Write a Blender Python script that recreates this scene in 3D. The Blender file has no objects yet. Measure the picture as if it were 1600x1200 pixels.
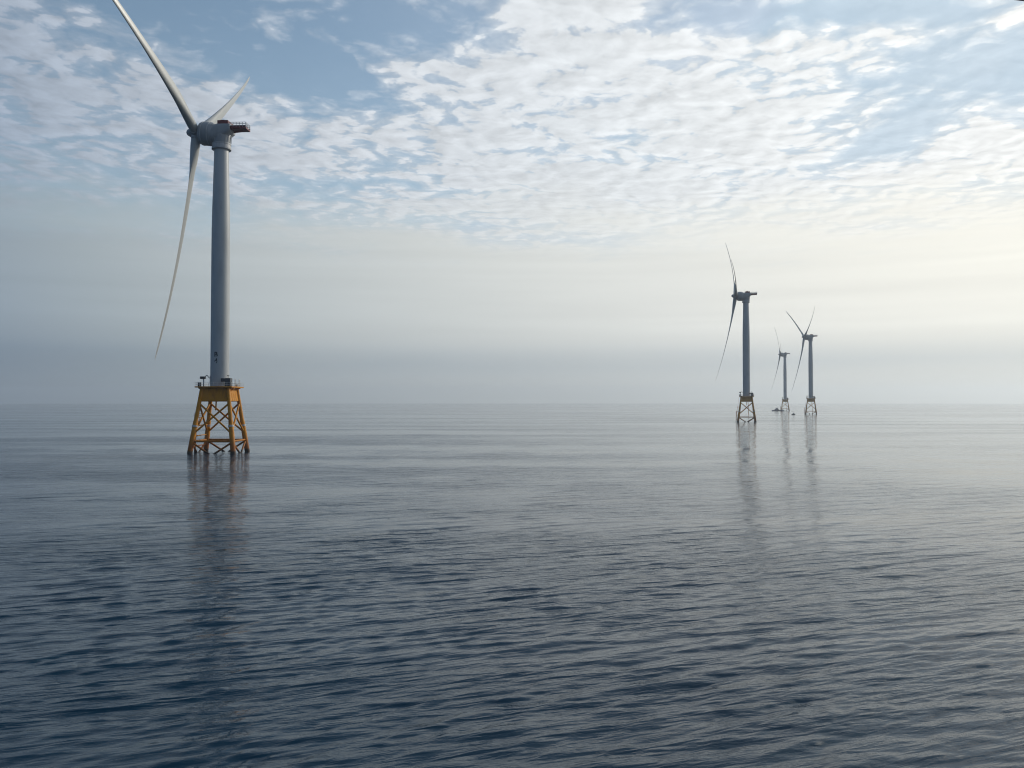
import bpy, math, random
import numpy as np
from mathutils import Matrix, Vector

random.seed(7)
rng = np.random.default_rng(11)
R = math.radians
scene = bpy.context.scene
col = scene.collection

# ------------------------------------------------------------------ camera
cd = bpy.data.cameras.new("camera")
cam = bpy.data.objects.new("camera", cd)
col.objects.link(cam)
cd.sensor_width = 36.0
cd.lens = 28.98
cd.clip_start = 0.1
cd.clip_end = 40000.0
CAM_H = 15.8
cam.location = (0, 0, CAM_H)
cam.rotation_euler = (R(90 + 1.2458), 0, 0)
scene.camera = cam

# ------------------------------------------------------------------ light
SUN_AZ, SUN_EL = 54.0, 25.0          # degrees right of the view (+Y), above the horizon
SUN = Vector((math.sin(R(SUN_AZ)) * math.cos(R(SUN_EL)),
              math.cos(R(SUN_AZ)) * math.cos(R(SUN_EL)), math.sin(R(SUN_EL))))
sl = bpy.data.lights.new("sun", 'SUN')
sl.energy = 2.1
sl.angle = R(1.0)
sl.color = (1.0, 0.93, 0.80)
sun = bpy.data.objects.new("sun", sl)
col.objects.link(sun)
sun.rotation_euler = (-SUN).to_track_quat('-Z', 'Y').to_euler()

scene.view_settings.view_transform = 'Standard'
scene.view_settings.look = 'None'
scene.view_settings.exposure = 0.0
scene.view_settings.gamma = 1.0
scene.cycles.filter_width = 1.1


class Nodes:
    """small helper for writing node trees as expressions"""
    def __init__(self, tree):
        self.t = tree
        tree.nodes.clear()

    def new(self, kind, **props):
        n = self.t.nodes.new(kind)
        for k, v in props.items():
            setattr(n, k, v)
        return n

    def put(self, sock, v):
        if isinstance(v, bpy.types.NodeSocket):
            self.t.links.new(v, sock)
        elif v is not None:
            sock.default_value = v

    def m(self, op, a, b=None, c=None, clamp=False):
        n = self.new('ShaderNodeMath', operation=op, use_clamp=clamp)
        self.put(n.inputs[0], a)
        if b is not None: self.put(n.inputs[1], b)
        if c is not None: self.put(n.inputs[2], c)
        return n.outputs[0]

    def vm(self, op, a, b=None, out=0):
        n = self.new('ShaderNodeVectorMath', operation=op)
        self.put(n.inputs[0], a)
        if b is not None:
            self.put(n.inputs['Scale'] if op == 'SCALE' else n.inputs[1], b)
        return n.outputs['Value'] if op in ('DOT_PRODUCT', 'LENGTH') else n.outputs[0]

    def sep(self, v):
        n = self.new('ShaderNodeSeparateXYZ')
        self.put(n.inputs[0], v)
        return n.outputs

    def comb(self, x, y, z):
        n = self.new('ShaderNodeCombineXYZ')
        for s, v in zip(n.inputs, (x, y, z)): self.put(s, v)
        return n.outputs[0]

    def noise(self, v, scale, detail=4, rough=0.55, dist=0.0, lac=2.0):
        n = self.new('ShaderNodeTexNoise')
        self.put(n.inputs['Vector'], v)
        n.inputs['Scale'].default_value = scale
        n.inputs['Detail'].default_value = detail
        n.inputs['Roughness'].default_value = rough
        n.inputs['Distortion'].default_value = dist
        n.inputs['Lacunarity'].default_value = lac
        return n.outputs['Fac']

    def smooth(self, v, a, b, lo=0.0, hi=1.0):
        n = self.new('ShaderNodeMapRange', interpolation_type='SMOOTHSTEP')
        self.put(n.inputs['Value'], v)
        self.put(n.inputs['From Min'], a); self.put(n.inputs['From Max'], b)
        self.put(n.inputs['To Min'], lo); self.put(n.inputs['To Max'], hi)
        return n.outputs['Result']

    def ramp(self, v, stops):
        n = self.new('ShaderNodeValToRGB')
        el = n.color_ramp.elements
        while len(el) < len(stops): el.new(0.5)
        for e, (p, c) in zip(el, stops):
            e.position = p
            e.color = (*c, 1) if len(c) == 3 else c
        self.put(n.inputs[0], v)
        return n.outputs['Color']

    def mix(self, f, a, b, blend='MIX'):
        n = self.new('ShaderNodeMix', data_type='RGBA', blend_type=blend)
        self.put(n.inputs[0], f)
        for s, v in ((n.inputs[6], a), (n.inputs[7], b)):
            self.put(s, (*v, 1) if isinstance(v, tuple) and len(v) == 3 else v)
        return n.outputs[2]


# ------------------------------------------------------------------ sky
world = bpy.data.worlds.new("World")
scene.world = world
world.use_nodes = True
W = Nodes(world.node_tree)
tc = W.new('ShaderNodeTexCoord')
dirn = W.vm('NORMALIZE', tc.outputs['Generated'])
dx, dy, dz = W.sep(dirn)
sky = W.new('ShaderNodeTexSky', sky_type='NISHITA')
sky.sun_disc = False
sky.sun_elevation = R(SUN_EL)
sky.sun_rotation = R(SUN_AZ)
sky.altitude = 0
sky.air_density = 1.0
sky.dust_density = 0.7
sky.ozone_density = 1.2

cosang = W.vm('DOT_PRODUCT', dirn, tuple(SUN))
ca = W.m('MULTIPLY_ADD', cosang, 0.5, 0.5)                  # 0 opposite the sun .. 1 at the sun
zz = W.m('MAXIMUM', dz, 0.015)
# the cloud sheet: direction projected on a plane overhead
zi = W.m('DIVIDE', 1.0, W.m('ADD', zz, 0.02))
u = W.m('MULTIPLY', dx, zi)
v = W.m('MULTIPLY', dy, zi)


def blob(cu, cv, ru, rv, amp, rot=0.0):
    """a gap (or a bank) in the cloud sheet at one place of the sky"""
    c, s = math.cos(rot), math.sin(rot)
    a = W.m('SUBTRACT', u, cu); b = W.m('SUBTRACT', v, cv)
    a2 = W.m('ADD', W.m('MULTIPLY', a, c / ru), W.m('MULTIPLY', b, s / ru))
    b2 = W.m('ADD', W.m('MULTIPLY', a, -s / rv), W.m('MULTIPLY', b, c / rv))
    q = W.m('ADD', W.m('POWER', W.m('ABSOLUTE', a2), 2.0), W.m('POWER', W.m('ABSOLUTE', b2), 2.0))
    return W.m('MULTIPLY', W.m('EXPONENT', W.m('MULTIPLY', q, -1.0)), amp)


BLOBS = [(-0.85, 2.02, 0.26, 0.30, -0.20), (-0.58, 2.38, 0.22, 0.20, -0.22), (-0.28, 2.05, 0.26, 0.16, -0.16),
         (-0.55, 2.10, 0.07, 0.05, 0.16),
         (0.52, 2.02, 0.20, 0.10, -0.24), (0.90, 1.97, 0.26, 0.09, -0.24), (1.33, 2.86, 0.11, 0.26, -0.36), (1.33, 2.25, 0.26, 0.20, -0.26),
         (1.75, 2.95, 0.25, 0.35, 0.12), (1.60, 2.50, 0.22, 0.22, -0.12),
         (0.16, 2.00, 0.16, 0.10, 0.13), (0.35, 2.65, 0.75, 0.45, 0.16), (-1.35, 2.4, 0.34, 0.60, 0.13), (-0.5, 3.05, 0.50, 0.30, 0.10),
         (-1.9, 4.1, 0.7, 0.22, -0.14), (-1.5, 3.5, 0.8, 0.25, -0.04), (0.2, 3.6, 1.5, 0.6, 0.12)]
cov = None
for bdef in BLOBS:
    o = blob(*bdef[:4], bdef[4] * ((1.7 if bdef[0] < 0.3 else 1.35) if bdef[4] < 0 else 0.9))
    cov = o if cov is None else W.m('ADD', cov, o)
uv = W.comb(W.m('MULTIPLY', u, 0.85), W.m('MULTIPLY', v, 0.78), 3.7)
low = W.noise(uv, 1.1, 3, 0.5)
cov = W.m('ADD', cov, W.m('MULTIPLY', W.m('SUBTRACT', low, 0.5), 0.45))


def lumps(vec):
    a = W.noise(vec, 3.5, 8, 0.62, 0.35)
    vo = W.new('ShaderNodeTexVoronoi', feature='SMOOTH_F1', voronoi_dimensions='2D')
    wob = W.new('ShaderNodeTexNoise')
    W.put(wob.inputs['Vector'], vec); wob.inputs['Scale'].default_value = 7.0; wob.inputs['Detail'].default_value = 4
    warped = W.vm('ADD', vec, W.vm('SCALE', W.vm('SUBTRACT', wob.outputs['Color'], (.5, .5, .5)), 0.20))
    W.put(vo.inputs['Vector'], warped)
    vo.inputs['Scale'].default_value = 11.0
    vo.inputs['Smoothness'].default_value = 0.55
    vo.inputs['Detail'].default_value = 2.0
    vo.inputs['Roughness'].default_value = 0.5
    cell = W.m('SUBTRACT', 1.0, vo.outputs['Distance'])
    c = W.noise(vec, 26.0, 4, 0.6, 0.3)
    return W.m('ADD', W.m('ADD', W.m('MULTIPLY', a, 0.66), W.m('MULTIPLY', c, 0.10)), W.m('MULTIPLY', W.m('SUBTRACT', cell, 0.14), 0.25))


d0 = lumps(uv)
off = W.vm('ADD', uv, (0.045 * math.sin(R(SUN_AZ)), 0.045 * math.cos(R(SUN_AZ)), 0))
d1 = lumps(off)
dens = W.m('SUBTRACT', W.m('ADD', W.m('ADD', d0, cov), 0.115), W.smooth(dz, 0.44, 0.66, 0.0, 0.16))
mask = W.m('MAXIMUM', W.smooth(dens, 0.47, 0.585), W.smooth(dens, 0.34, 0.60, 0.0, 0.60))
thick = W.smooth(dens, 0.54, 0.84)
edge = W.m('MULTIPLY', W.m('SUBTRACT', d0, d1), 1.0)
high = W.smooth(dz, 0.44, 0.66)

K = 10.0                                                    # the Background works at strength 0.1


def ramp10(fac, stops):
    return W.vm('SCALE', W.ramp(fac, stops), K)


cloud = ramp10(ca, [(0.0, (.06, .11, .22)), (0.45, (.12, .19, .33)), (0.60, (.36, .42, .51)), (0.74, (.62, .655, .70)),
                    (0.86, (.80, .83, .85)), (0.95, (.92, .93, .92)), (.976, (.97, .97, .95)), (.99, (1.5, 1.45, 1.32)), (1.0, (3.2, 3.0, 2.6))])
shade = W.m('ADD', W.m('MULTIPLY', thick, -0.10), W.m('ADD', 1.04, edge))
shade = W.m('MINIMUM', W.m('MAXIMUM', shade, 0.72), 1.20)
cloud = W.vm('SCALE', cloud, shade)
low_sky = ramp10(ca, [(0.0, (.05, .10, .20)), (0.45, (.13, .21, .33)), (0.60, (.37, .43, .465)), (0.74, (.61, .645, .64)),
                      (0.86, (.82, .83, .79)), (0.95, (.98, .96, .87)), (1.0, (1.0, .98, .88))])

blue = W.vm('MINIMUM', W.vm('MULTIPLY', sky.outputs[0], (1.34, 1.34, 1.22)), (3.9, 5.6, 7.2))
blue = W.vm('ADD', blue, W.vm('SCALE', W.comb(20.0, 19.0, 16.0), W.m('POWER', W.smooth(ca, 0.976, 1.0), 2.0)))
# thin high veil that whitens the blue towards the sun and the horizon
veil = W.m('ADD', W.smooth(ca, 0.70, 1.0, 0.0, 0.30), W.smooth(dz, 0.42, 0.12, 0.0, 0.32))
veil = W.m('MULTIPLY', veil, W.smooth(low, 0.3, 0.7, 0.6, 1.15), clamp=True)
base = W.mix(veil, blue, cloud)
top = W.mix(W.m('MULTIPLY', mask, 0.92), base, cloud)
# below about 12 degrees the sheet closes into a smooth layer with faint level bands
band_v = W.comb(W.m('MULTIPLY', dx, 1.6), W.m('MULTIPLY', dy, 1.6), W.m('MULTIPLY', dz, 34.0))
bands = W.noise(band_v, 1.3, 4, 0.5, 0.15)
ls = W.vm('SCALE', low_sky, W.m('MULTIPLY_ADD', W.m('SUBTRACT', bands, 0.5), 0.22, 1.0))
band_q = W.m('DIVIDE', W.m('SUBTRACT', dz, 0.047), 0.022)
dark = W.m('EXPONENT', W.m('MULTIPLY', W.m('MULTIPLY', band_q, band_q), -1.0))
dark = W.m('MULTIPLY', dark, W.smooth(bands, 0.3, 0.7, 0.7, 1.2))
ls = W.vm('SCALE', ls, W.smooth(dz, 0.0, 0.10, 0.88, 1.0))
ls = W.mix(W.m('MULTIPLY', dark, 0.44, clamp=True), ls, W.vm('MULTIPLY', ls, (.48, .56, .66)))
lim = W.m('ADD', dz, W.m('MULTIPLY', W.m('SUBTRACT', W.noise(uv, 1.3, 6, 0.6), 0.5), 0.13))
final = W.mix(W.smooth(lim, 0.265, 0.165), top, ls)
bg = W.new('ShaderNodeBackground')
bg.inputs['Strength'].default_value = 0.1
W.put(bg.inputs['Color'], final)
out = W.new('ShaderNodeOutputWorld')
W.put(out.inputs['Surface'], bg.outputs[0])


# ------------------------------------------------------------------ materials
def material(name, rough=0.5, metallic=0.0):
    m = bpy.data.materials.new(name)
    m.use_nodes = True
    n = Nodes(m.node_tree)
    p = n.new('ShaderNodeBsdfPrincipled')
    p.inputs['Roughness'].default_value = rough
    p.inputs['Metallic'].default_value = metallic
    o = n.new('ShaderNodeOutputMaterial')
    n.put(o.inputs['Surface'], p.outputs[0])
    return m, n, p


def paint(name, base, worn, scale=0.6, rough=0.45, stretch=(1, 1, 0.25), low=0.45, high=0.75, amount=1.0):
    m, n, p = material(name, rough)
    t = n.new('ShaderNodeTexCoord')
    vec = n.vm('MULTIPLY', t.outputs['Object'], stretch)
    f = n.smooth(n.noise(vec, scale, 6, 0.6), low, high)
    fine = n.noise(t.outputs['Object'], scale * 9, 3, 0.6)
    c = n.mix(n.m('MULTIPLY', f, amount), base, worn)
    c = n.vm('SCALE', c, n.m('MULTIPLY_ADD', fine, 0.16, 0.92))
    n.put(p.inputs['Base Color'], c)
    n.put(p.inputs['Roughness'], n.m('MULTIPLY_ADD', fine, 0.2, rough - 0.1))
    return m


M = {}
M['tower'] = paint('tower_paint', (.40, .42, .43), (.32, .34, .35), 0.35, 0.42)
M['blade'] = paint('blade_gelcoat', (.40, .41, .40), (.34, .35, .34), 0.25, 0.38, (1, 1, 0.1))
M['nacelle'] = paint('nacelle_shell', (.27, .29, .31), (.20, .22, .23), 0.6, 0.45)
M['grey'] = paint('galvanised_steel', (.40, .41, .42), (.28, .29, .30), 2.0, 0.5)
M['rail'] = paint('rail_paint', (.62, .62, .60), (.5, .5, .48), 2.0, 0.5)
M['dark'] = paint('dark_equipment', (.045, .05, .06), (.025, .03, .035), 1.2, 0.5)
M['red'] = paint('red_paint', (.15, .010, .016), (.09, .008, .014), 1.0, 0.5)
M['black'] = paint('lettering', (.012, .014, .02), (.02, .022, .03), 2.0, 0.6)
M['hull'] = paint('blue_hull_paint', (.03, .05, .16), (.025, .04, .11), 0.4, 0.4)
M['cabin'] = paint('boat_cabin_paint', (.10, .12, .22), (.08, .10, .18), 0.5, 0.4)
M['window'], _n, _p = material('dark_glass', 0.08)
_p.inputs['Base Color'].default_value = (.01, .012, .015, 1)
M['canvas'] = paint('dark_canvas', (.012, .014, .03), (.02, .02, .035), 8.0, 0.85, (1, 1, 1))


def yellow_paint():
    """yellow steel with rust runs and a brown splash zone above the water"""
    m, n, p = material('yellow_steel_paint', 0.5)
    g = n.new('ShaderNodeNewGeometry')
    pos = g.outputs['Position']
    x, y, z = n.sep(pos)
    blot = n.noise(n.vm('MULTIPLY', pos, (1, 1, 0.3)), 0.9, 6, 0.6)
    c = n.mix(n.smooth(blot, 0.5, 0.8), (.50, .20, .002), (.27, .075, .005))
    splash = n.smooth(n.m('ADD', z, n.m('MULTIPLY', n.m('SUBTRACT', blot, 0.5), 5.0)), 6.5, 2.0)
    c = n.mix(n.m('MULTIPLY', splash, 0.75), c, (.20, .048, .008))
    wet = n.smooth(n.m('ADD', z, n.m('MULTIPLY', n.m('SUBTRACT', blot, 0.5), 0.8)), 1.3, 0.5)
    c = n.mix(n.m('MULTIPLY', wet, 0.9), c, (.016, .015, .012))
    n.put(p.inputs['Base Color'], c)
    n.put(p.inputs['Roughness'], n.m('MULTIPLY_ADD', blot, 0.3, 0.42))
    p.inputs['Specular IOR Level'].default_value = 0.3
    return m


M['yellow'] = yellow_paint()


# ------------------------------------------------------------------ mesh helpers
class MB:
    def __init__(self):
        self.v, self.f = [], []

    def add(self, vs, fs):
        o = len(self.v)
        self.v += [tuple(p) for p in vs]
        self.f += [tuple(i + o for i in q) for q in fs]
        return self

    def loft(self, rings, cap0=True, cap1=True):
        n = len(rings[0])
        vs = [p for r in rings for p in r]
        fs = []
        for k in range(len(rings) - 1):
            for i in range(n):
                j = (i + 1) % n
                fs.append((k * n + i, k * n + j, (k + 1) * n + j, (k + 1) * n + i))
        if cap0: fs.append(tuple(reversed(range(n))))
        if cap1: fs.append(tuple((len(rings) - 1) * n + i for i in range(n)))
        return self.add(vs, fs)

    def tube(self, a, b, r0, r1=None, n=12):
        a, b = Vector(a), Vector(b)
        r1 = r0 if r1 is None else r1
        w = (b - a).normalized()
        x = w.orthogonal().normalized()
        y = w.cross(x)
        rings = []
        for p, r in ((a, r0), (b, r1)):
            rings.append([p + (x * math.cos(2 * math.pi * i / n) + y * math.sin(2 * math.pi * i / n)) * r for i in range(n)])
        return self.loft(rings)

    def path(self, pts, r, n=8):
        for a, b in zip(pts[:-1], pts[1:]):
            self.tube(a, b, r, r, n)
        return self

    def lathe(self, prof, n=48, frame=Matrix.Identity(4)):
        """profile of (radius, height) revolved about z, then placed by frame"""
        rings = [[frame @ Vector((r * math.cos(2 * math.pi * i / n), r * math.sin(2 * math.pi * i / n), z)) for i in range(n)]
                 for r, z in prof]
        return self.loft(rings)

    def box(self, lo, hi, bevel=0.0, frame=Matrix.Identity(4)):
        (x0, y0, z0), (x1, y1, z1) = lo, hi
        b = bevel
        if b <= 0:
            vs = [(x, y, z) for z in (z0, z1) for y in (y0, y1) for x in (x0, x1)]
            fs = [(0, 2, 3, 1), (4, 5, 7, 6), (0, 1, 5, 4), (2, 6, 7, 3), (0, 4, 6, 2), (1, 3, 7, 5)]
            return self.add([frame @ Vector(p) for p in vs], fs)
        rings = []
        for z, i in ((z0, b), (z0 + b, 0), (z1 - b, 0), (z1, b)):
            xa, xb, ya, yb = x0 + i, x1 - i, y0 + i, y1 - i
            rings.append([frame @ Vector(p) for p in ((xa + b, ya, z), (xb - b, ya, z), (xb, ya + b, z), (xb, yb - b, z),
                                                      (xb - b, yb, z), (xa + b, yb, z), (xa, yb - b, z), (xa, ya + b, z))])
        return self.loft(rings)

    def build(self, name, mat, parent=None, smooth=35):
        me = bpy.data.meshes.new(name)
        me.from_pydata(self.v, [], self.f)
        me.validate()
        me.materials.append(mat)
        if smooth:
            me.shade_smooth()
            me.set_sharp_from_angle(angle=R(smooth))
        o = bpy.data.objects.new(name, me)
        col.objects.link(o)
        o.parent = parent
        return o


def islands(mb):
    par = list(range(len(mb.v)))
    def find(i):
        while par[i] != i:
            par[i] = par[par[i]]; i = par[i]
        return i
    for f in mb.f:
        for a in f[1:]:
            par[find(a)] = find(f[0])
    out = {}
    for f in mb.f:
        out.setdefault(find(f[0]), []).append(f)
    res = []
    for fs in out.values():
        idx = sorted({i for f in fs for i in f})
        m_ = {g: k for k, g in enumerate(idx)}
        res.append(MB().add([mb.v[i] for i in idx], [tuple(m_[i] for i in f) for f in fs]))
    return res


def build_each(mb, name, mat, parent):
    return [p.build(name, mat, parent) for p in islands(mb)]


def empty(name, loc, label=None, cat=None, group=None, rz=0.0):
    o = bpy.data.objects.new(name, None)
    col.objects.link(o)
    o.location = loc
    o.rotation_euler = (0, 0, rz)
    o.empty_display_size = 1.0
    tag(o, label, cat, group)
    return o


def tag(o, label=None, cat=None, group=None, kind=None):
    for k, val in (('label', label), ('category', cat), ('group', group), ('kind', kind)):
        if val: o[k] = val


def at(px, dist):
    """ground point in the direction of one bearing, at one distance"""
    a = math.atan((px - 800) / 1288.0)
    return Vector((math.sin(a) * dist, math.cos(a) * dist, 0))


# ------------------------------------------------------------------ the sea
def build_sea():
    fine = 42.0
    th = list(np.arange(-fine, fine + 1e-6, 0.1))
    th += list(np.arange(fine + 1.5, 360 - fine - 1.0, 1.5))
    th = np.radians(np.array(th))
    rs = [0.5, 3.0, 7.0, 11.0]
    r = 14.0
    while r < 500:
        rs.append(r)
        r += max(0.10, r * r / (CAM_H * 824.0) * 0.55)
    while r < 9600:
        rs.append(r)
        r *= 1.03
    rs.append(9600.0)
    rs = np.array(rs)
    dr = np.gradient(rs)
    TH, RR = np.meshgrid(th, rs)
    X = RR * np.sin(TH); Y = RR * np.cos(TH)
    Z = np.zeros_like(X)
    tdeg = np.degrees(TH)
    tdeg = np.where(tdeg > 180, tdeg - 360, tdeg)
    edge = np.clip((fine - np.abs(tdeg)) / 4.0, 0, 1)
    DR = dr[:, None]
    LAT = RR * math.radians(0.1)
    # patches where the breeze has and has not ruffled the water
    def patch(seed, scale):
        g = np.random.default_rng(seed)
        s = np.zeros_like(X)
        for _ in range(7):
            a = g.uniform(0, 2 * np.pi); l = scale * g.uniform(0.5, 1.8); ph = g.uniform(0, 6.28)
            s += np.sin((X * np.cos(a) + Y * np.sin(a)) * 2 * np.pi / l + ph)
        return s / 2.6
    P1 = np.clip(1.0 + 0.22 * patch(3, 26), 0.4, 1.7)
    def spot(x, y, rx, ry): return np.exp(-((X - x) / rx) ** 2 - ((Y - y) / ry) ** 2)
    calm = 1.0 - 0.55 * spot(100, 240, 80, 190) + 0.12 * spot(-75, 150, 60, 160)
    P1 = P1 * calm
    P2 = calm * np.clip(1.0 + 0.28 * patch(5, 11), 0.4, 1.7)
    comps = []
    g = np.random.default_rng(21)
    main = R(119)
    def band(n, l0, l1, spread, slope, which):
        for _ in range(n):
            l = math.exp(g.uniform(math.log(l0), math.log(l1)))
            a = main + g.normal() * spread
            k = 2 * math.pi / l
            s = slope * math.sqrt(2.0 / n) * g.uniform(0.6, 1.4)
            comps.append((k * math.cos(a), k * math.sin(a), s / k, g.uniform(0, 6.28), l, which))
    band(8, 14, 40, R(35), 0.012, 0)
    band(12, 2.6, 5.5, R(18), 0.035, 1)
    band(40, 1.15, 2.5, R(17), 0.092, 1)
    band(24, 0.7, 1.2, R(28), 0.045, 2)
    band(20, 0.38, 0.7, R(40), 0.028, 2)
    for kx, ky, a, ph, l, which in comps:
        att = np.clip((l / np.maximum(DR, LAT) - 2.2) / 2.5, 0, 1)
        rows = np.where(att[:, 0] > 0)[0]
        n = rows.max() + 1 if len(rows) else 0
        if n == 0: continue
        amp = a * att[:n] * edge[:n]
        if which == 1: amp = amp * P1[:n]
        elif which == 2: amp = amp * P2[:n]
        ph_ = X[:n] * kx + Y[:n] * ky + ph
        Z[:n] += amp * np.sin(ph_) + 0.25 * amp * (a * math.hypot(kx, ky)) * np.cos(2 * ph_)
    nr, nt = X.shape
    verts = np.stack([X, Y, Z], -1).reshape(-1, 3).astype(np.float32)
    i = np.arange(nr - 1)[:, None]; j = np.arange(nt)[None, :]
    j2 = (j + 1) % nt
    quads = np.stack([i * nt + j, i * nt + j2, (i + 1) * nt + j2, (i + 1) * nt + j], -1).reshape(-1, 4)[:, ::-1]
    nq = len(quads)
    hub = len(verts)
    verts = np.vstack([verts, np.zeros((1, 3), np.float32)])
    fan = np.stack([np.full(nt, hub), (np.arange(nt) + 1) % nt, np.arange(nt)], -1)
    loops = np.concatenate([quads.ravel(), fan.ravel()]).astype(np.int32)
    starts = np.concatenate([np.arange(nq) * 4, nq * 4 + np.arange(nt) * 3]).astype(np.int32)
    me = bpy.data.meshes.new("sea")
    me.vertices.add(len(verts)); me.vertices.foreach_set("co", verts.ravel())
    me.loops.add(len(loops)); me.loops.foreach_set("vertex_index", loops)
    me.polygons.add(len(starts)); me.polygons.foreach_set("loop_start", starts)
    me.update(calc_edges=True)
    me.shade_smooth()
    m, n, p = material('sea_water', 0.06)
    p.inputs['Base Color'].default_value = (.003, .026, .050, 1)
    p.inputs['IOR'].default_value = 1.30
    t = n.new('ShaderNodeNewGeometry')
    pos = t.outputs['Position']
    # ripples run with the waves: stretch the noise along the crests
    rot = n.new('ShaderNodeVectorRotate', rotation_type='Z_AXIS')
    n.put(rot.inputs['Vector'], pos); rot.inputs['Angle'].default_value = -R(20)
    rp = rot.outputs[0]
    big = n.noise(n.vm('MULTIPLY', rp, (0.085, 0.42, 1)), 1.0, 3, 0.5, 0.2)
    mid = n.noise(n.vm('MULTIPLY', rp, (0.45, 1.9, 1)), 1.0, 4, 0.5, 0.2)
    small = n.noise(n.vm('MULTIPLY', rp, (2.2, 8.0, 1)), 1.0, 3, 0.5, 0.2)
    slick = n.smooth(n.noise(n.vm('MULTIPLY', pos, (0.0035, 0.020, 1)), 1.0, 6, 0.66), 0.38, 0.62, 0.35, 1.85)
    px, py, pz = n.sep(pos)
    def spot(x, y, rx, ry, amp):
        a = n.m('DIVIDE', n.m('SUBTRACT', px, x), rx); c = n.m('DIVIDE', n.m('SUBTRACT', py, y), ry)
        return n.m('MULTIPLY', n.m('EXPONENT', n.m('MULTIPLY', n.m('ADD', n.m('MULTIPLY', a, a), n.m('MULTIPLY', c, c)), -1.0)), amp)
    slick = n.m('MULTIPLY', slick, n.m('ADD', 1.0, n.m('ADD', spot(120, 280, 100, 230, -0.60), spot(-110, 260, 110, 240, 0.40))))
    h = n.m('ADD', n.m('MULTIPLY', big, 0.48), n.m('ADD', n.m('MULTIPLY', mid, 0.095), n.m('MULTIPLY', small, 0.012)))
    b = n.new('ShaderNodeBump')
    b.inputs['Distance'].default_value = 1.0
    n.put(b.inputs['Strength'], n.m('MULTIPLY', slick, 0.95))
    n.put(b.inputs['Height'], h)
    n.put(p.inputs['Normal'], b.outputs[0])
    n.put(p.inputs['Roughness'], n.m('MULTIPLY_ADD', slick, 0.03, 0.03))
    me.materials.append(m)
    o = bpy.data.objects.new("sea", me)
    col.objects.link(o)
    tag(o, "calm dark blue sea with low ripples out to the horizon", "sea", None, 'structure')
    return o


build_sea()


# ------------------------------------------------------------------ wind turbine
HUB_Z, OVER, TILT = 100.0, 8.1, R(5)
DECK = 20.6
HALF0, HALF1 = 6.65, 4.0              # half side of the square of legs at the water and under the deck


def half(z): return HALF0 + (HALF1 - HALF0) * z / 20.2


def leg_point(sx, sy, z): return Vector((sx * half(z), sy * half(z), z))


def blade_mesh(pitch):
    """one blade pointing down -Z; upwind is -X; bends upwind towards its tip"""
    S = [0, .012, .03, .05, .08, .11, .15, .19, .24, .30, .37, .45, .54, .63, .72, .80, .87, .92, .96, .985, 1.0]
    chord = np.interp(S, [0, .03, .08, .15, .20, .30, .45, .60, .80, .92, .97, 1.0], [2.9, 2.9, 3.05, 3.45, 3.5, 3.1, 2.4, 1.9, 1.4, 1.05, .85, .2])
    tk = np.interp(S, [0, .03, .08, .15, .22, .35, .60, 1.0], [1, 1, .82, .50, .38, .29, .22, .17])
    tw = np.interp(S, [0, .05, .15, .25, .40, .60, .80, 1.0], [14, 14, 13, 10, 6, 3, 1, -0.5])
    n = 28
    rings = []
    for s, c, t, w in zip(S, chord, tk, tw):
        ang = -(R(w) + pitch)
        blend = max(0.0, min(1.0, (s - .03) / .14))
        ring = []
        for i in range(n):
            q = 2 * math.pi * i / n
            cx = 0.5 * math.cos(q)                                    # circle
            cy = 0.5 * math.sin(q)
            xx = 0.5 * (1 + math.cos(q))                              # 0 at the trailing edge end, 1 at the nose
            xa = 1 - xx
            y5 = 5 * (0.2969 * math.sqrt(max(xa, 0)) - 0.1260 * xa - 0.3516 * xa ** 2 + 0.2843 * xa ** 3 - 0.1036 * xa ** 4)
            ax = (0.30 - xa)
            ay = y5 * t * (1.0 if math.sin(q) >= 0 else -0.75)
            px = c * ((1 - blend) * cx + blend * ax)
            py = c * ((1 - blend) * cy * (1 if t > .95 else t ** .4) + blend * ay)
            # px along the chord (tangential, Y), py along the thickness (axial, X)
            Y = px * math.cos(ang) - py * math.sin(ang)
            X = px * math.sin(ang) + py * math.cos(ang)
            span = 1.5 + s * 71.2
            bend = span * math.tan(R(3.2)) + 5.4 * s ** 2.2
            ring.append((X - bend, Y, -span))
        rings.append(ring)
    mb = MB()
    mb.loft(rings)
    return mb


def hub_mesh():
    """in the rotor's own frame: upwind is -X"""
    fr = Matrix.Rotation(-math.pi / 2, 4, 'Y')
    mb = MB()
    mb.lathe([(1.35, -1.9), (1.65, -1.5), (1.75, 0.0), (1.62, 1.2), (1.35, 1.9), (1.1, 2.5), (.85, 2.9), (.45, 3.15), (.05, 3.22)], 32, fr)
    for k in range(3):
        a = 2 * math.pi * k / 3
        d = Vector((0, math.sin(a), -math.cos(a)))
        mb.tube(d * 0.4, d * 1.75, 1.62, 1.66, 28)
    return mb


def superellipse(x, cz, hy, hz, e, n=40):
    out = []
    for i in range(n):
        q = 2 * math.pi * i / n
        c, s = math.cos(q), math.sin(q)
        out.append((x, hy * math.copysign(abs(c) ** e, c), cz + hz * math.copysign(abs(s) ** e, s)))
    return out


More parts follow.
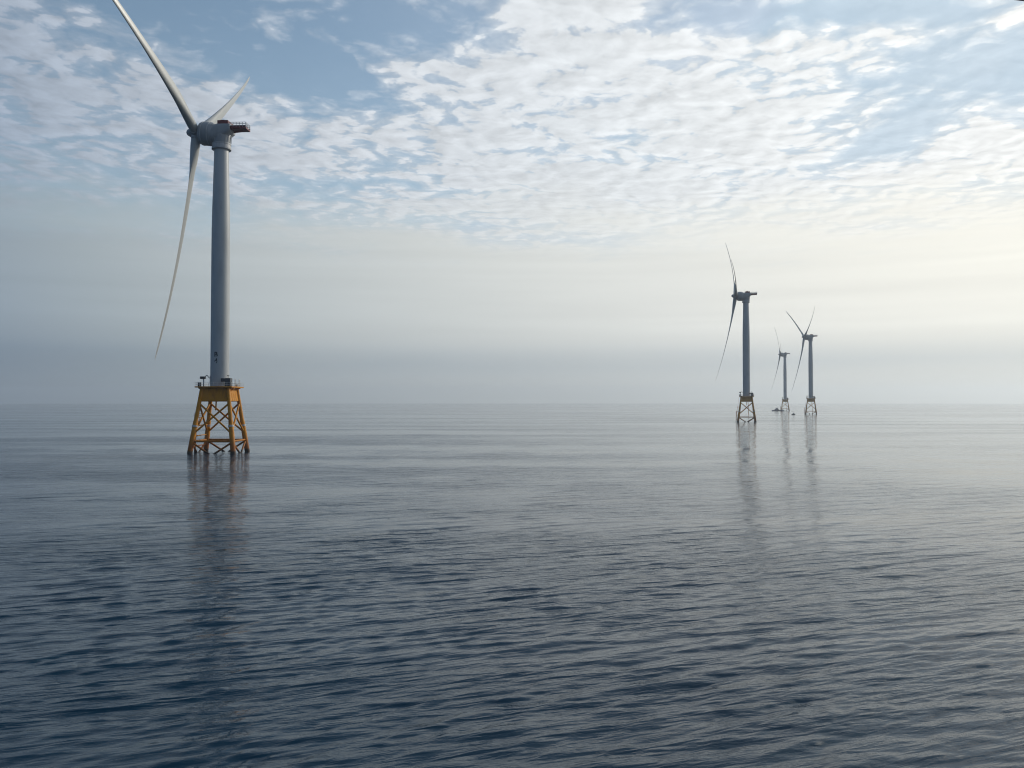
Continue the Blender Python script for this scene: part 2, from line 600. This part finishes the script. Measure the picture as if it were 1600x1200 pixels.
def make_turbine(label):
    root = empty('wind_turbine', (0, 0, 0), label, 'wind turbine', 'offshore wind turbines')
    # ---- tower
    prof = [(2.90, 20.62), (2.94, 20.9), (2.84, 21.0), (2.81, 28), (2.80, 45), (2.80, 45.05), (2.79, 60), (2.75, 70), (2.63, 77), (2.48, 83), (2.33, 89), (2.22, 94.2), (2.20, 95.2)]
    tower = MB().lathe(prof, 64).build('tower', M['tower'], root, 25)
    fl = MB()
    for z, r in ((34.0, 2.825), (45.0, 2.82), (58.0, 2.81), (70.0, 2.775)):
        fl.lathe([(r, z - .09), (r, z + .09)], 64)
    build_each(fl, 'flange', M['tower'], tower)
    dr = MB()
    dfr = Matrix.Rotation(R(-150), 4, 'Z')
    dr.box((2.7, -.55, 21.3), (2.92, .55, 23.9), .03, dfr)
    dr.build('door', M['grey'], tower)
    # ---- yaw ring and nacelle (frame: rotor at -X)
    yr = MB().lathe([(2.42, 95.15), (2.95, 95.2), (3.0, 95.55), (2.86, 95.6), (2.86, 96.7), (2.95, 96.75), (2.95, 97.05), (2.7, 97.1)], 56)
    yaw = yr.build('yaw_ring', M['grey'], root)
    nm = MB()
    rings = [superellipse(-2.35, 99.9, 3.35, 3.35, 1.0), superellipse(-1.6, 100.0, 3.25, 3.25, .92), superellipse(-.4, 100.45, 3.1, 2.95, .74),
             superellipse(1.0, 100.9, 2.85, 2.4, .62), superellipse(2.4, 101.3, 2.75, 1.85, .55), superellipse(3.3, 101.6, 2.65, 1.45, .52), superellipse(3.5, 101.65, 2.45, 1.25, .52)]
    nm.loft(rings)
    nac = nm.build('nacelle', M['nacelle'], root)
    nk = MB()
    nk.lathe([(2.66, 97.05), (2.72, 97.4), (2.85, 99.0), (2.95, 100.4), (2.6, 101.2)], 48)
    nk.build('neck', M['nacelle'], nac)
    seam = MB()
    for q in np.linspace(0, 2 * math.pi, 17)[:-1]:
        seam.box((2.86, -.06, 97.5), (2.98, .06, 99.6), 0, Matrix.Rotation(q, 4, 'Z'))
    seam.build('rib', M['nacelle'], nac)
    gfr = Matrix.Translation((0, 0, HUB_Z)) @ Matrix.Rotation(TILT, 4, 'Y') @ Matrix.Rotation(-math.pi / 2, 4, 'Y')
    gm = MB()
    gm.lathe([(1.6, 6.75), (2.9, 6.72), (3.35, 6.5), (3.52, 6.1), (3.65, 5.9), (3.65, 3.1), (3.52, 2.9), (3.3, 2.3), (2.8, 2.1)], 64, gfr)
    gen = gm.build('generator', M['nacelle'], root)
    gr = MB()
    for zz_ in (5.55, 3.45):
        gr.lathe([(3.63, zz_ - .12), (3.72, zz_ - .10), (3.72, zz_ + .10), (3.63, zz_ + .12)], 64, gfr)
    gr.lathe([(1.55, 6.6), (1.55, 7.0), (1.3, 7.0)], 32, gfr)
    gr.build('band', M['grey'], gen)
    # mast and lights on the roof
    rm = MB()
    rm.tube((-1.2, .8, 103.2), (-1.2, .8, 105.0), .05, .04, 8)
    rm.tube((-1.5, .8, 104.8), (-.9, .8, 104.8), .03, .03, 6)
    rm.build('weather_mast', M['grey'], nac)
    MB().tube((-.3, -1.1, 103.0), (-.3, -1.1, 104.3), .05, .04, 8).build('lightning_rod', M['grey'], nac)
    rl = MB()
    rl.lathe([(.16, 0), (.18, .25), (.12, .42), (.02, .46)], 12, Matrix.Translation((.1, 1.3, 103.1)))
    rl.build('aviation_light', M['red'], nac)
    # ---- hoist platform
    hp = MB()
    hp.box((2.2, -1.9, 101.35), (8.5, 1.9, 101.85), .04)
    for y in (-1.5, 1.5):
        hp.add([(2.0, y - .15, 100.9), (2.0, y + .15, 100.9), (8.3, y + .15, 101.5), (8.3, y - .15, 101.5),
                (2.0, y - .15, 101.6), (2.0, y + .15, 101.6), (8.3, y + .15, 101.56), (8.3, y - .15, 101.56)],
               [(0, 1, 2, 3), (4, 7, 6, 5), (0, 3, 7, 4), (1, 5, 6, 2), (0, 4, 5, 1), (2, 6, 7, 3)])
    plat = hp.build('hoist_platform', M['red'], root)
    hb = MB()
    hb.box((-.5, -2.3, 102.3), (2.9, 2.3, 103.95), .08)
    hb.box((.2, -1.6, 103.95), (1.5, 1.6, 104.3), .06)
    hb.build('cooler_housing', M['red'], plat)
    rr = MB()
    for y in (-1.82, 1.82):
        for x in np.linspace(2.4, 8.4, 7):
            rr.tube((x, y, 101.85), (x, y, 103.35), .095, .095, 6)
        for z in (102.35, 102.85, 103.35):
            rr.tube((2.4, y, z), (8.4, y, z), .085, .085, 6)
    for y in np.linspace(-1.1, 1.1, 3):
        rr.tube((8.4, y, 101.85), (8.4, y, 103.35), .095, .095, 6)
    for z in (102.35, 102.85, 103.35):
        rr.tube((8.4, -1.82, z), (8.4, 1.82, z), .045, .045, 6)
    rr.build('railing', M['rail'], plat)
    tb = MB()
    for y in (-1.86, 1.86):
        tb.box((2.3, y - .03, 101.86), (8.5, y + .03, 102.25))
    build_each(tb, 'kickboard', M['red'], plat)
    # ---- rotor
    hub = hub_mesh().build('rotor_hub', M['nacelle'], root)
    blade = blade_mesh(R(PITCH)).build('blade', M['blade'], root, 60)
    blades = [blade]
    for k in (1, 2):
        b = blade.copy(); col.objects.link(b); b.parent = root
        blades.append(b)
    # ---- jacket
    for sx in (-1, 1):
        for sy in (-1, 1):
            mb = MB()
            a, b = leg_point(sx, sy, -3.0), leg_point(sx, sy, 20.2)
            mb.loft(_leg_rings(a, b))
            leg = mb.build('leg', M['yellow'], root)
            c0, c1 = leg_point(sx, sy, 8.1), leg_point(sx, sy, 8.7)
            MB().tube(c0, c1, .88, .86, 20).build('clamp', M['grey'], leg)
    faces = [((-1, -1), (1, -1)), ((1, -1), (1, 1)), ((1, 1), (-1, 1)), ((-1, 1), (-1, -1))]
    for p, q in faces:
        for s0, s1 in ((p, q), (q, p)):
            MB().tube(leg_point(*s0, 15.4), leg_point(*s1, 6.1), .29, .29, 12).build('brace', M['yellow'], root)
            lo = (leg_point(*s0, -.6) + leg_point(*s1, -.6)) / 2
            end = lo + (lo - leg_point(*s0, 3.5)) * 0.4
            MB().tube(leg_point(*s0, 3.5), end, .30, .30, 12).build('brace', M['yellow'], root)
        MB().tube(leg_point(*p, 3.75), leg_point(*q, 3.75), .30, .30, 12).build('brace', M['yellow'], root)
    # ---- transition piece: plated box between the leg heads
    tp = MB()
    h0, h1 = half(15.9) + .05, half(20.1) + .05
    rings = []
    for z, hh in ((15.9, h0 - .25), (16.15, h0), (20.1, h1), (20.12, h1 - .2)):
        c = .35
        rings.append([(hh - c, -hh, z), (hh, -hh + c, z), (hh, hh - c, z), (hh - c, hh, z), (-hh + c, hh, z), (-hh, hh - c, z), (-hh, -hh + c, z), (-hh + c, -hh, z)])
    tp.loft(rings)
    tpo = tp.build('transition_piece', M['yellow'], root)
    gs = MB()
    for k in range(4):
        fr = Matrix.Rotation(k * math.pi / 2, 4, 'Z')
        for y in (-1.8, 0.0, 1.8):
            gs.add([fr @ Vector(q) for q in ((h0 - .02, y - .05, 16.0), (h0 - .02, y + .05, 16.0), (h1 - .02, y + .05, 20.0), (h1 - .02, y - .05, 20.0),
                                             (h0 + .05, y - .05, 16.3), (h0 + .05, y + .05, 16.3), (h1 + .05, y + .05, 19.8), (h1 + .05, y - .05, 19.8))],
                   [(0, 3, 2, 1), (4, 5, 6, 7), (0, 1, 5, 4), (3, 7, 6, 2), (0, 4, 7, 3), (1, 2, 6, 5)])
    build_each(gs, 'stiffener', M['yellow'], tpo)
    # ---- deck
    D = 5.7
    dk = MB()
    dk.box((-D, -D, 20.22), (D, D, DECK), .05)
    for s in (-1, 1):
        dk.box((-D + .2, s * 3.0 - .12, 19.9), (-4.4, s * 3.0 + .12, 20.24))
        dk.box((4.4, s * 3.0 - .12, 19.9), (D - .2, s * 3.0 + .12, 20.24))
        dk.add([(s * 5.6, -3.1, 20.22), (s * 5.6, -2.9, 20.22), (s * 4.3, -2.9, 18.9), (s * 4.3, -3.1, 18.9), (s * 5.35, -3.1, 20.22), (s * 5.35, -2.9, 20.22), (s * 4.25, -2.9, 19.15), (s * 4.25, -3.1, 19.15)],
               [(0, 1, 2, 3), (4, 7, 6, 5), (0, 3, 7, 4), (1, 5, 6, 2), (0, 4, 5, 1), (2, 6, 7, 3)])
    deck = dk.build('deck', M['yellow'], root)
    ra = MB()
    e = D - .12
    cs = [(-e, -e), (e, -e), (e, e), (-e, e), (-e, -e)]
    for (xa, ya), (xb, yb) in zip(cs[:-1], cs[1:]):
        for t in np.linspace(0, 1, 9)[:-1]:
            x, y = xa + (xb - xa) * t, ya + (yb - ya) * t
            ra.tube((x, y, DECK), (x, y, DECK + 1.2), .042, .042, 6)
        for z in (.6, 1.2):
            ra.tube((xa, ya, DECK + z), (xb, yb, DECK + z), .036, .036, 6)
    ra.build('railing', M['rail'], deck)
    tall = MB()
    for (x, y) in ((5.1, -1.2), (5.1, 2.6)):
        tall = MB()
        tall.path([(x, y, DECK), (x + .1, y, DECK + 2.3), (x + .1, y + .8, DECK + 2.3), (x, y + .8, DECK)], .09, 8)
        tall.build('ladder_hoop', M['rail'], deck)
    # ---- davit crane on the deck
    cr = MB()
    cr.tube((-4.6, -1.2, DECK), (-4.6, -1.2, DECK + 2.7), .22, .18, 12)
    crane = cr.build('davit_crane', M['grey'], root)
    cb = MB()
    cb.box((-5.6, -1.75, DECK + 2.35), (-4.1, -.65, DECK + 3.15), .08)
    cb.build('winch_housing', M['dark'], crane)
    cj = MB()
    cj.path([(-4.3, -1.2, DECK + 2.9), (-3.7, -1.0, DECK + 3.6), (-2.9, -.8, DECK + 2.6)], .13, 8)
    cj.build('jib', M['grey'], crane)
    ck = MB()
    ck.box((-5.55, -3.6, DECK), (-4.7, -2.8, DECK + 1.25), .06)
    ck.build('control_box', M['dark'], root)
    # ---- equipment cabinets
    eq = MB()
    eq.box((3.1, -4.7, DECK), (4.9, -2.7, DECK + 2.55), .08)
    cab = eq.build('equipment_cabinet', M['dark'], root)
    MB().box((1.85, -4.4, DECK + 1.45), (3.05, -3.2, DECK + 2.5), .07).build('control_box', M['dark'], root)
    an = MB()
    an.tube((3.9, -3.7, DECK + 2.5), (3.9, -3.7, DECK + 3.2), .06, .06, 8)
    an.lathe([(.02, 0), (.35, .08), (.4, .2), (.02, .26)], 14, Matrix.Translation((3.9, -3.7, DECK + 3.15)))
    an.build('antenna', M['dark'], cab)
    cl = MB()
    cl.box((2.4, -3.9, DECK), (2.55, -3.75, DECK + 1.46))
    cl.box((2.42, -4.3, DECK + .9), (2.52, -3.4, DECK + 1.0))
    cl.build('stand', M['grey'], cab)
    dm = MB()
    dm.lathe([(.55, 0), (.6, .3), (.55, .8), (.2, .95)], 18, Matrix.Translation((4.9, 1.0, DECK)))
    dm.build('drum', M['grey'], root)
    # ---- boat landing on one side
    bl = MB()
    for y in (-1.3, 1.3):
        bl.tube((-8.3, y, -2.5), (-7.75, y, 8.6), .24, .24, 12)
        for z in (1.8, 5.0, 8.2):
            bl.tube((-8.2 + .05 * z, y, z), (-half(z), y * 2.2, z + .4), .13, .13, 8)
    for z in (1.8, 5.0, 8.2):
        bl.tube((-half(z), -half(z), z + .4), (-half(z), half(z), z + .4), .16, .16, 8)
    land = bl.build('boat_landing', M['yellow'], root)
    ld = MB()
    def lx(z): return -7.55 + .135 * max(0, z - 8) + (.04 * z if z < 8 else .32)
    for y in (-.3, .3):
        ld.path([(lx(-1), y, -1), (lx(8), y, 8), (lx(14), y, 14), (-5.7, y, DECK)], .06, 6)
    for z in np.arange(-.6, 20.2, .45):
        x = lx(z) if z < 14 else lx(14) + (-5.7 - lx(14)) * (z - 14) / (DECK - 14)
        ld.tube((x, -.3, z), (x, .3, z), .035, .035, 6)
    ld.build('ladder', M['yellow'], root)
    rp = MB()
    rp.box((-7.3, -1.7, 10.9), (-5.3, 1.7, 11.05))
    for y in (-1.6, 1.6):
        for x in (-7.2, -5.5):
            rp.tube((x, y, 11.05), (x, y, 12.2), .05, .05, 6)
        for z in (11.6, 12.2):
            rp.tube((-7.2, y, z), (-5.5, y, z), .045, .045, 6)
    for z in (11.6, 12.2):
        rp.tube((-7.2, .6, z), (-7.2, 1.6, z), .045, .045, 6)
        rp.tube((-7.2, -1.6, z), (-7.2, -.6, z), .045, .045, 6)
    for y in (-1.5, 1.5):
        rp.tube((-5.5, y, 10.9), (-half(8.5), y * 2.6, 8.4), .1, .1, 8)
    rp.build('rest_platform', M['yellow'], root)
    # ---- cable tube down the middle
    jt = MB()
    jt.path([(1.2, 4.0, 16.0), (1.6, 5.0, 9.0), (1.9, 6.2, 0), (2.0, 6.7, -3)], .2, 10)
    jt.build('cable_tube', M['yellow'], root)
    MB().tube((.1, -3.2, 16.0), (.1, -3.6, 13.2), .22, .22, 10).build('drain_pipe', M['yellow'], root)
    return root


def _leg_rings(a, b):
    w = (b - a).normalized(); x = w.orthogonal().normalized(); y = w.cross(x)
    rings = []
    L = (b - a).length
    for t, r in ((0, .80), (.12, .80), (.40, .78), (.42, .74), (.55, .72), (.57, .62), (.80, .60), (1.0, .60)):
        c = a + w * (L * t)
        rings.append([c + (x * math.cos(2 * math.pi * i / 24) + y * math.sin(2 * math.pi * i / 24)) * r for i in range(24)])
    return rings


PITCH = 1.0


def kids(o): return [c for c in col.objects if c.parent == o]


def copy_tree(o, parent=None):
    c = o.copy()
    col.objects.link(c)
    c.parent = parent
    for ch in kids(o):
        copy_tree(ch, c)
    return c


def pose(root, loc, spin, yaw, rot):
    """turn the fixed base by spin; nacelle and rotor face the world yaw; blades at rot"""
    root.location = loc
    root.rotation_euler = (0, 0, spin)
    Y = Matrix.Rotation(yaw - spin, 4, 'Z')
    head = Y @ Matrix.Translation((0, 0, HUB_Z)) @ Matrix.Rotation(TILT, 4, 'Y') @ Matrix.Translation((-OVER, 0, 0))
    k = 0
    for c in kids(root):
        kind = c.name.split('.')[0]
        if kind in ('yaw_ring', 'nacelle', 'generator', 'hoist_platform'):
            c.matrix_local = Y
        elif kind == 'rotor_hub':
            c.matrix_local = head @ Matrix.Rotation(-rot, 4, 'X')
        elif kind == 'blade':
            c.matrix_local = head @ Matrix.Rotation(-(rot + k * 2 * math.pi / 3), 4, 'X')
            k += 1


TURBINES = [
    (343.2, 274, 0.0, -3.1, 115.4, 'nearest wind turbine, tallest in view, on a bright yellow lattice base'),
    (1166.4, 684, -15.0, -11.4, 104.0, 'dark wind turbine of middle distance with two upper blades almost in line'),
    (1267.0, 1145, -19.0, -2.5, 116.7, 'hazy wind turbine on the far right with its blades spread in a Y'),
    (1226.8, 1550, -17.0, -12.0, 103.0, 'smallest and faintest wind turbine, a blue boat moored at its base'),
]
first = make_turbine(TURBINES[0][5])
for i, (px, dist, spin, yaw, rot, label) in enumerate(TURBINES):
    t = first if i == 0 else copy_tree(first)
    t['label'] = label
    pose(t, at(px, dist), R(spin), R(yaw), R(rot))


# ---- the number on the nearest tower, wrapped round its wall
def tower_mark():
    tower = [c for c in kids(first) if c.name.startswith('tower')][0]
    vs, fs = [], []
    dg = bpy.context.evaluated_depsgraph_get()
    for ch, z in (('B', 29.9), ('4', 27.9)):
        cu = bpy.data.curves.new('mark', 'FONT')
        cu.body = ch; cu.size = 2.05; cu.align_x = 'CENTER'; cu.align_y = 'BOTTOM_BASELINE'
        cu.offset = 0.05
        cu.resolution_u = 4
        ob = bpy.data.objects.new('mark', cu)
        col.objects.link(ob)
        bpy.context.view_layer.update()
        me = bpy.data.meshes.new_from_object(ob.evaluated_get(bpy.context.evaluated_depsgraph_get()))
        bpy.data.objects.remove(ob)
        o = len(vs)
        base = math.atan2(-TPOS.y, -TPOS.x) - R(25)
        for p in me.vertices:
            a = base + p.co.x / 2.81
            vs.append((2.835 * math.cos(a), 2.835 * math.sin(a), z + p.co.y))
        fs += [tuple(i + o for i in q.vertices) for q in me.polygons]
        bpy.data.meshes.remove(me); bpy.data.curves.remove(cu)
    mb = MB(); mb.add(vs, fs)
    mb.build('tower_number', M['black'], tower, 0)


TPOS = at(343.2, 274)
tower_mark()


# ------------------------------------------------------------------ boats
def boat_hull(L, Bm, H, draft=0.6):
    rings = []
    for t in np.linspace(0, 1, 15):
        x = -L / 2 + L * t
        w = Bm / 2 * (1.0 if t < .55 else max(.03, 1 - ((t - .55) / .45) ** 2.2))
        top = H * (1 + .55 * max(0, t - .4) ** 1.6)
        keel = -draft * (1 - max(0, (t - .75) / .25) ** 2 * .9)
        rings.append([(x, -w, top), (x, -w * .93, top * .45), (x, -w * .72, -.05), (x, 0, keel), (x, w * .72, -.05), (x, w * .93, top * .45), (x, w, top), (x, 0, top + .02)])
    return MB().loft(rings)


def crew_boat():
    o = empty('crew_boat', at(1214.6, 1525), 'blue crew boat with a wheelhouse beside the faintest wind turbine', 'boat', None, R(178))
    h = boat_hull(20.0, 6.2, 1.5).build('hull', M['hull'], o)
    fr = MB()
    for s in (-1, 1):
        fr.path([(-9.8, s * 3.12, 1.3), (1.0, s * 3.12, 1.35)], .16, 8)
    build_each(fr, 'fender', M['dark'], h)
    c = MB()
    c.loft([[(-1.6, -2.3, 1.5), (5.0, -2.2, 1.6), (5.0, 2.2, 1.6), (-1.6, 2.3, 1.5)], [(-1.6, -2.2, 3.2), (4.3, -2.1, 3.2), (4.3, 2.1, 3.2), (-1.6, 2.2, 3.2)]])
    cab = c.build('cabin', M['cabin'], o)
    w = MB()
    w.loft([[(-.2, -1.8, 3.2), (3.2, -1.7, 3.2), (3.2, 1.7, 3.2), (-.2, 1.8, 3.2)], [(.1, -1.6, 5.2), (2.3, -1.5, 5.2), (2.3, 1.5, 5.2), (.1, 1.6, 5.2)]])
    w.build('wheelhouse', M['cabin'], o)
    g = MB()
    for s in (-1, 1):
        g.box((.3, s * 1.72 - .06, 4.0), (2.4, s * 1.72 + .06, 4.7))
        g.box((-1.0, s * 2.28 - .05, 2.2), (3.6, s * 2.28 + .05, 2.8))
    build_each(g, 'window', M['window'], cab)
    m = MB()
    m.tube((.9, 0, 5.2), (.9, 0, 7.6), .09, .06, 8)
    m.tube((.9, -.8, 6.5), (.9, .8, 6.5), .06, .06, 6)
    m.lathe([(.02, 0), (.5, .1), (.5, .3), (.02, .4)], 12, Matrix.Translation((.9, 0, 5.7)))
    m.build('mast', M['grey'], o)
    r = MB()
    for s in (-1, 1):
        for x in np.linspace(-9.6, -2.2, 6):
            r.tube((x, s * 2.95, 1.5), (x, s * 2.95, 2.5), .04, .04, 6)
        r.tube((-9.6, s * 2.95, 2.5), (-2.2, s * 2.95, 2.5), .04, .04, 6)
    r.build('railing', M['grey'], o)
    return o


def small_boat():
    o = empty('small_boat', at(1239.4, 1085), 'tiny dark boat alone between the two farthest turbines', 'boat', None, R(168))
    boat_hull(4.4, 1.9, .75, .3).build('hull', M['dark'], o)
    c = MB()
    c.loft([[(-1.2, -.7, .75), (.7, -.65, .78), (.7, .65, .78), (-1.2, .7, .75)], [(-.9, -.55, 2.2), (.2, -.5, 2.2), (.2, .5, 2.2), (-.9, .55, 2.2)]])
    cab = c.build('cabin', M['cabin'], o)
    g = MB()
    for s in (-1, 1):
        g.box((-.8, s * .62 - .03, 1.4), (.3, s * .62 + .03, 1.9))
    build_each(g, 'window', M['window'], cab)
    MB().tube((-.5, 0, 2.2), (-.5, 0, 3.0), .04, .03, 6).build('mast', M['grey'], o)
    return o


crew_boat()
small_boat()


# ------------------------------------------------------------------ the corner of an awning over the photographer's deck
def awning():
    # its lower hem shows as a dark scalloped tip in the upper right corner
    d = 3.2
    f = Vector((0, math.cos(R(1.2458)), math.sin(R(1.2458)))); up = Vector((0, -f.z, f.y)); right = Vector((1, 0, 0))
    hem = Vector((0, 0, CAM_H)) + (f + right * (1585 - 800) / 1288 + up * (600 - 2.5) / 1288) * d
    o = empty('awning', (hem.x + 1.6, hem.y, 14.2), 'dark scalloped awning corner poking into the top right of the view', 'awning')
    l = hem - Vector(o.location)
    mb = MB()
    n = 60
    top, bot = [], []
    Lx = 1.7
    for i in range(n + 1):
        x = l.x + Lx * i / n
        s = abs(math.sin(math.pi * (x - l.x) / .032)) * .009
        bot.append((x, s)); 
    for k in range(n):
        (xa, sa), (xb, sb) = bot[k], bot[k + 1]
        y0, y1 = l.y - .004, l.y + .004
        za, zb, zt = l.z - sa + .008, l.z - sb + .008, l.z + .14
        mb.add([(xa, y0, za), (xb, y0, zb), (xb, y0, zt), (xa, y0, zt), (xa, y1, za), (xb, y1, zb), (xb, y1, zt), (xa, y1, zt)],
               [(0, 1, 2, 3), (4, 7, 6, 5), (0, 4, 5, 1), (3, 2, 6, 7)] + ([(0, 3, 7, 4)] if k == 0 else []) + ([(1, 5, 6, 2)] if k == n - 1 else []))
    mb.build('valance', M['canvas'], o)
    ca_ = MB()
    ca_.box((l.x - .0, l.y - 2.4, l.z + .14), (l.x + Lx, l.y + .006, l.z + .17), .01)
    ca_.build('canopy', M['canvas'], o)
    ps = MB()
    ps.tube((l.x + 1.2, l.y - .1, 0), (l.x + 1.2, l.y - .1, l.z + .14), .025, .025, 10)
    ps.build('post', M['grey'], o)


awning()

# ------------------------------------------------------------------ sea haze
hm = bpy.data.materials.new('sea_haze')
hm.use_nodes = True
H_ = Nodes(hm.node_tree)
pv = H_.new('ShaderNodeVolumePrincipled')
pv.inputs['Color'].default_value = (.84, .92, 1.0, 1)
pv.inputs['Density'].default_value = 1.3e-4
pv.inputs['Anisotropy'].default_value = 0.5
ho = H_.new('ShaderNodeOutputMaterial')
H_.put(ho.inputs['Volume'], pv.outputs[0])
haze = MB().box((-10400, -10400, -3.5), (10400, 10400, 190)).build('haze', hm, None, 0)
tag(haze, 'pale sea haze that softens the far turbines', 'haze', None, 'stuff')
